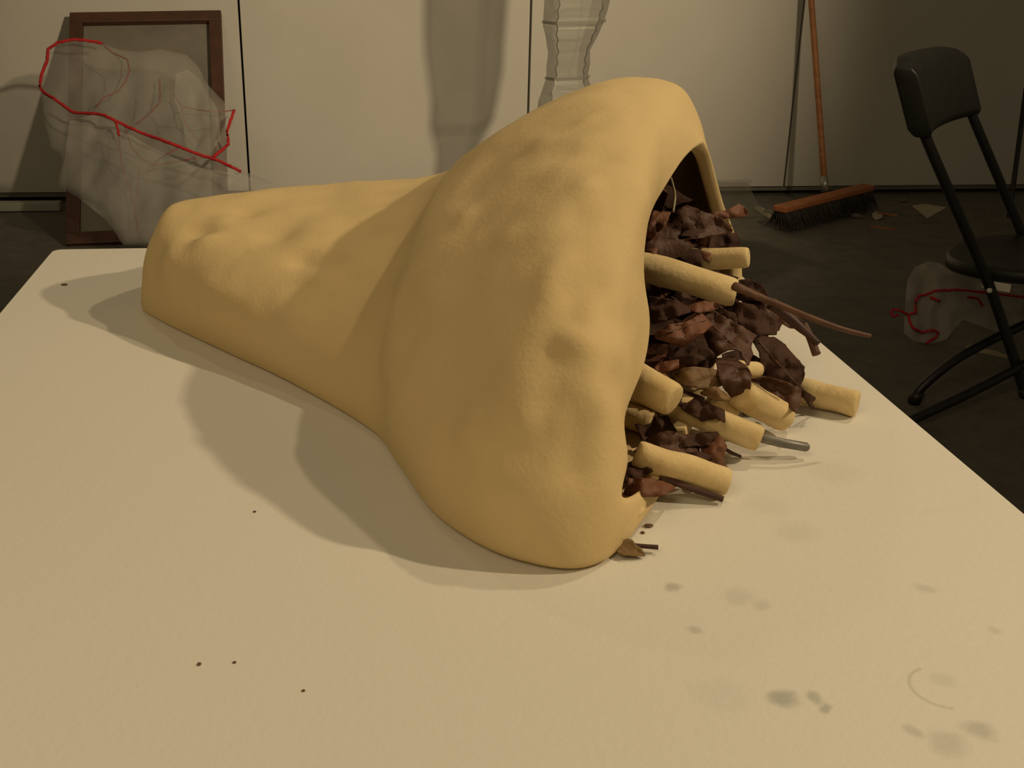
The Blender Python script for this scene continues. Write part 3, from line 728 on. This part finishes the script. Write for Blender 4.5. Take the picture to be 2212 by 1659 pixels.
for y, xl, xr in ((45, 1172, 1308), (166, 1178, 1273)):
    a, b = aty(xl, y, MY), aty(xr, y, MY); z = a.z; cx = (a.x + b.x) / 2; hw = abs(b.x - a.x) / 2 * 1.008
    bm = bmesh.new(); R1 = [bm.verts.new(p) for p in col_ring(z + .005, cx, hw)]; R2 = [bm.verts.new(p) for p in col_ring(z - .005, cx, hw)]
    for k in (0, 1, 2, 3, 4): bm.faces.new((R1[k], R1[(k + 1) % 8], R2[(k + 1) % 8], R2[k]))
    o = obj('folded_hem', bm, M_screenseam, smooth=False); into(ws, o); sd = o.modifiers.new('t', 'SOLIDIFY'); sd.thickness = .0015
for hx, hy in ((-.66, -.56), (.62, -.56)):
    bm = bmesh.new(); pts = [Vector((c + hx * h * 1.03, MY + hy * h * 1.3, z)) for z, c, h in fine]
    pts = [p + Vector((.003 * (-1) ** i, 0, 0)) for i, p in enumerate(resample(pts, 120))]
    tube(bm, pts, .0022, 5); o = obj('wire_stitching', bm, M_metal); into(ws, o)
bm = bmesh.new()                       # loose sheet of the same screen slumped at the wall's foot
G = [[None] * 7 for _ in range(9)]
for i in range(9):
    for j in range(7):
        u, v = i / 8, j / 6
        x0 = 1540 + 105 * u; p = Vector((1.6 + .30 * u - .06 * v, 5.08 - .42 * v * v - .02 * u, FL + .004 + .075 * (1 - v) ** 1.3 + .012 * abs(noise.noise(Vector((u * 3, v * 3, 1))))))
        G[i][j] = bm.verts.new(p)
for i in range(8):
    for j in range(6): bm.faces.new((G[i][j], G[i + 1][j], G[i + 1][j + 1], G[i][j + 1]))
tag(obj('screen_offcut', bm, M_screen), 'grey screen offcut slumped against the foot of the wall left of the broom', 'screen scrap')

# ------------------------------------------------------------------ push broom
b0, b1 = atz(1683, 452, .055), atz(1876, 404, .055)
bc = (b0 + b1) / 2; bx = (b1 - b0).normalized(); by = Vector((-bx.y, bx.x, 0)); Lb = (b1 - b0).length
br = empty('push_broom', (bc.x, bc.y, FL)); tag(br, 'push broom with orange-brown wooden block and handle leaning on the wall', 'broom')
Rb = Matrix((bx, by, Vector((0, 0, 1)))).transposed()
bm = bmesh.new(); box(bm, bc, (Lb, .065, .026), Rb, bev=.007); into(br, obj('block', bm, M_block, smooth=False))
bm = bmesh.new(); rb = random.Random(5)
for i in range(120):
    for j in range(11):
        q = bc + bx * ((i / 119 - .5) * (Lb - .02)) + by * ((j / 10 - .5) * .05); q.z = .044
        e = Vector((q.x, q.y, FL)) + bx * rb.uniform(-.012, .012) + by * ((j / 10 - .5) * .09 + rb.uniform(-.02, .01)); e.z = FL + .001 + rb.uniform(0, .008)
        a = rb.uniform(0, 6.28); d1 = Vector((math.cos(a), math.sin(a), 0)) * .0040; d2 = Vector((math.cos(a + 2.1), math.sin(a + 2.1), 0)) * .0040
        v = [bm.verts.new(q + d1), bm.verts.new(q + d2), bm.verts.new(q - d1), bm.verts.new(e)]
        for t in ((0, 1, 3), (1, 2, 3), (2, 0, 3)): bm.faces.new([v[k] for k in t])
o = obj('bristles', bm, M_bristle, smooth=False); tag(o, kind='stuff'); into(br, o)
hb = atz(1782, 408, .07); ht = aty(1743, -130, WALL - .03)
bm = bmesh.new(); d = (ht - hb)
tube(bm, [hb + d * t for t in (0.03, .15, .3, .45, .6, .8, 1.0)], [.0135, .0135, .013, .013, .013, .013, .0125], 12, dome=.4); into(br, obj('handle', bm, M_handle))
bm = bmesh.new(); tube(bm, [hb - d.normalized() * .012, hb + d * .05], .017, 12); into(br, obj('ferrule', bm, M_metal))

# ------------------------------------------------------------------ floor litter by the broom
def scrap(P, z, label, mat, name, cat, thick=.003, group=None, kind=None):
    bm = bmesh.new(); vs = []
    for x, y in P:
        p = atz(x, y, FL + z); p.z += .010 * noise.noise(Vector((x * .07, y * .07, 3))) ; p.z = max(p.z, FL + .002); vs.append(bm.verts.new(p))
    f = bm.faces.new(vs); bmesh.ops.triangulate(bm, faces=[f])
    o = obj(name, bm, mat, smooth=False); sd = o.modifiers.new('t', 'SOLIDIFY'); sd.thickness = thick; sd.offset = 1
    return tag(o, label, cat, group, kind)
scrap([(1970, 444), (2000, 440), (2045, 447), (2025, 458), (2003, 470), (1985, 456)], .004, 'pale torn paper scrap on the floor right of the broom', M_paper, 'paper_scrap', 'scrap')
scrap([(1884, 462), (1894, 456), (1908, 459), (1906, 470), (1892, 474), (1885, 470)], .006, 'small pale scrap at the right end of the broom bristles', M_paper, 'paper_scrap', 'scrap')
scrap([(1895, 458), (1940, 463), (1938, 467), (1894, 463)], .003, 'thin orange wood sliver on the floor beside the broom', M_block, 'wood_sliver', 'scrap')
scrap([(1880, 486), (1935, 492), (1934, 496), (1879, 490)], .003, 'thin sliver lying on the floor in front of the broom', M_block, 'wood_sliver', 'scrap')
scrap([(1632, 445), (1650, 452), (1678, 474), (1672, 478), (1645, 462), (1630, 452)], .004, 'twisted pale straw left of the broom', M_twine, 'straw', 'scrap')
scrap([(2085, 752), (2100, 744), (2112, 750), (2150, 757), (2190, 770), (2186, 775), (2140, 764), (2100, 757)], .003, 'yellowish crumpled ribbon on the floor under the chair', M_twine, 'ribbon', 'scrap')
def fluff(x, y, r, label, sx=1.6):
    bm = bmesh.new(); bmesh.ops.create_icosphere(bm, subdivisions=3, radius=r); p = atz(x, y, FL)
    for v in bm.verts:
        v.co *= 1 + .45 * noise.noise(v.co * 60 + Vector((x, 0, 0))); v.co.x *= sx; v.co.z = v.co.z * .5; v.co += p + Vector((0, 0, r * .45))
    tag(obj('lint_clump', bm, M_dust), label, 'lint')
fluff(1818, 466, .022, 'grey lint clump under the middle of the broom', 1.8)
fluff(1850, 470, .018, 'grey lint clump under the right half of the broom', 1.5)
fluff(1720, 494, .024, 'grey lint clump at the left end of the bristles', 1.4)
fluff(1952, 436, .016, 'small lint clump left of the pale torn paper scrap', 1.3)
fluff(1662, 462, .02, 'lint clump beside the twisted straw', 1.3)

bm = bmesh.new(); pa, pb = atz(-40, 446, FL + .02), atz(131, 444, FL + .02); box(bm, (pa + pb) / 2, ((pb - pa).length, .05, .034), bev=.003)
tag(obj('wood_batten', bm, M_batten, smooth=False), 'pale wooden batten lying on the floor left of the picture frame', 'batten')
pa = atz(2180, 470, FL); pb = aty(2216, 195, 5.0)
bm = bmesh.new(); tube(bm, [pa, pa.lerp(pb, .5), pb, pa.lerp(pb, 1.02)], .011, 10, dome=.3); tag(obj('leaning_pole', bm, M_blackm), 'slim dark pole leaning on the wall behind the chair', 'pole')

# ------------------------------------------------------------------ sheer scrap with yarn on the floor by the chair
SP = [(1952, 720), (1956, 650), (1960, 605), (1975, 578), (2005, 564), (2030, 568), (2060, 590), (2130, 615), (2205, 625), (2215, 700), (2150, 716), (2080, 690), (2060, 712), (2045, 732), (2010, 744), (1975, 738)]
def sp_pt(x, y, off=0.0):
    p = atp(x, y, 3.06 + off + .05 * noise.noise(Vector((x / 30., y / 40., 2))), 0.75)
    if p.z < FL + .003: p = atz(x, y, FL + .003)
    return p
sc = empty('sheer_scrap', (1.75, 3.1, FL)); tag(sc, 'crumpled sheer fabric with looping red yarn on the floor behind the chair', 'fabric scrap')
into(sc, sheet(SP, sp_pt, 7, 'fabric', M_sheer2, None))
for P in ([(2000, 742), (2022, 728), (2028, 718), (2015, 713), (1990, 718), (1972, 708), (1965, 695), (1962, 680), (1978, 675), (1978, 650), (1985, 640), (2005, 635), (2020, 628), (2070, 626), (2130, 632), (2212, 642)],
          [(1962, 680), (1945, 671), (1930, 668), (1924, 676), (1930, 684), (1940, 680)], [(2010, 642), (2030, 650)], [(2090, 642), (2112, 644), (2122, 660)]):
    yarn(sc, lambda x, y: sp_pt(x, y, -.02), P, .0040, M_yarn, dens=5)

# ------------------------------------------------------------------ black folding chair
ch = empty('folding_chair', (1.6, 2.9, FL)); tag(ch, 'black folding chair standing side-on at the right of the table', 'chair')
wv = Vector((.330, .37, 0)); wn = wv.normalized()
aT = aty(1962, 150, 2.75); aM = aty(1997, 290, 2.735); aK = aty(2140, 625, 2.66); aB = aty(2212, 842, 2.60)
dn = (aB - aK).normalized(); aF = aK + dn * ((aK.z - FL) / -dn.z)
post = [aT, aty(1972, 215, 2.745), aM, aty(2068, 455, 2.70), aK, aB, aF]
for off in (Vector((0, 0, 0)), wv):
    bm = bmesh.new(); tube(bm, [p + off for p in resample(spline(post, 60), 26)], .0135, 12, dome=.3); into(ch, obj('post', bm, M_blackm))
    bm = bmesh.new(); tube(bm, [aF + off - dn * .03, aF + off + dn * .001], .0165, 12); into(ch, obj('foot_cap', bm, M_black))
# backrest: a shell wrapped round both posts
fw_ = Vector((wn.y, -wn.x, 0)); upv = (aT - aM).normalized()
bm = bmesh.new(); rows = []
wl = wv.length; prof = []
for i in range(15):
    t = i / 14; a_ = t * 2 - 1
    prof.append((t, -.030 * (1 - abs(a_) ** 2.2)))
cT = aT + upv * .02; 
hgt = (aT - aM).length + .035
def back_pt(t, dz, v, th):
    edge = min(1.0, min(t, 1 - t) / .16); top = hgt * (1 - .10 * (1 - edge) ** 2)
    lean_ = aM.lerp(aT, (v * top) / (aT - aM).length) - upv * .008
    return lean_ + wn * (-.022 + t * (wl + .044)) + fw_ * (dz + th)
NV = 10
front = [[bm.verts.new(back_pt(t, dz, v / NV, .028 - (.012 if v in (0, NV) else 0))) for v in range(NV + 1)] for t, dz in prof]
back = [[bm.verts.new(back_pt(t, dz, v / NV, -.034 + (.012 if v in (0, NV) else 0))) for v in range(NV + 1)] for t, dz in prof]
for i in range(14):
    for v in range(NV):
        bm.faces.new((front[i][v], front[i + 1][v], front[i + 1][v + 1], front[i][v + 1]))
        bm.faces.new((back[i][v], back[i][v + 1], back[i + 1][v + 1], back[i + 1][v]))
    bm.faces.new((front[i][0], back[i][0], back[i + 1][0], front[i + 1][0])); bm.faces.new((front[i][NV], front[i + 1][NV], back[i + 1][NV], back[i][NV]))
for i in (0, 14):
    for v in range(NV): bm.faces.new((front[i][v], front[i][v + 1], back[i][v + 1], back[i][v]))
bmesh.ops.recalc_face_normals(bm, faces=bm.faces)
bo = obj('backrest', bm, M_black); into(ch, bo); m_ = bo.modifiers.new('bev', 'BEVEL'); m_.width = .006; m_.segments = 3; m_.limit_method = 'ANGLE'
# seat
sz = aK.z + .045
s0_ = aK + wv * .5 + fw_ * .045
bm = bmesh.new(); ring = []
Ls, Ws = .42, wl - .035
for k in range(40):
    a_ = 2 * math.pi * k / 40; ca, sa = math.cos(a_), math.sin(a_)
    e = 2.6
    x = Ls / 2 * math.copysign(abs(ca) ** (2 / e), ca); y = Ws / 2 * math.copysign(abs(sa) ** (2 / e), sa) * (1 + .10 * x / Ls)
    ring.append((x, y))
def seat_ring(k, z): return [bm.verts.new(Vector((s0_.x, s0_.y, sz + z + .03 * (x / Ls))) + fw_ * x * k + wn * y * k) for x, y in ring]
LV = [seat_ring(.5, .004), seat_ring(.85, .007), seat_ring(.96, .010), seat_ring(1.0, .004), seat_ring(1.0, -.022), seat_ring(.97, -.026)]
bm.faces.new(LV[0])
for A_, B_ in zip(LV, LV[1:]):
    for k in range(40): bm.faces.new((A_[k], A_[(k + 1) % 40], B_[(k + 1) % 40], B_[k]))
bm.faces.new(list(reversed(LV[-1]))); bmesh.ops.recalc_face_normals(bm, faces=bm.faces)
into(ch, obj('seat', bm, M_black))
for off, sgn in ((Vector((0, 0, 0)), 1), (wv, -1)):
    bm = bmesh.new(); box(bm, aK + off + wn * .017 * sgn + fw_ * .01 + Vector((0, 0, .006)), (.07, .006, .022), Matrix((fw_, wn, Vector((0, 0, 1)))).transposed(), bev=.002); o = obj('hinge_spacer', bm, M_white, smooth=False); into(ch, o)
    bm = bmesh.new(); tube(bm, [aK + off - wn * .016 * sgn, aK + off + wn * .018 * sgn], .007, 10, dome=.3); into(ch, obj('rivet', bm, M_white))
# rear legs
rl = [atz(1972, 872, FL), aty(1990, 838, 2.585), aty(2057, 782, 2.60), aty(2131, 740, 2.66), aty(2211, 702, 2.72), aty(2290, 665, 2.78)]
bm = bmesh.new(); tube(bm, spline(rl, 24), .0125, 12, dome=.3); into(ch, obj('rear_leg', bm, M_blackm))
bm = bmesh.new(); tube(bm, [rl[0] + Vector((0, 0, .002)), rl[0].lerp(rl[1], .75)], .0165, 12); into(ch, obj('foot_cap', bm, M_black))
f2 = atz(1895, 943, FL); r2_ = [f2, aty(1972, 906, 2.44), aty(2089, 852, 2.52), aty(2211, 788, 2.60), aty(2300, 735, 2.66)]
bm = bmesh.new(); tube(bm, spline(r2_, 20), .0125, 12, dome=.3); into(ch, obj('rear_leg', bm, M_blackm))
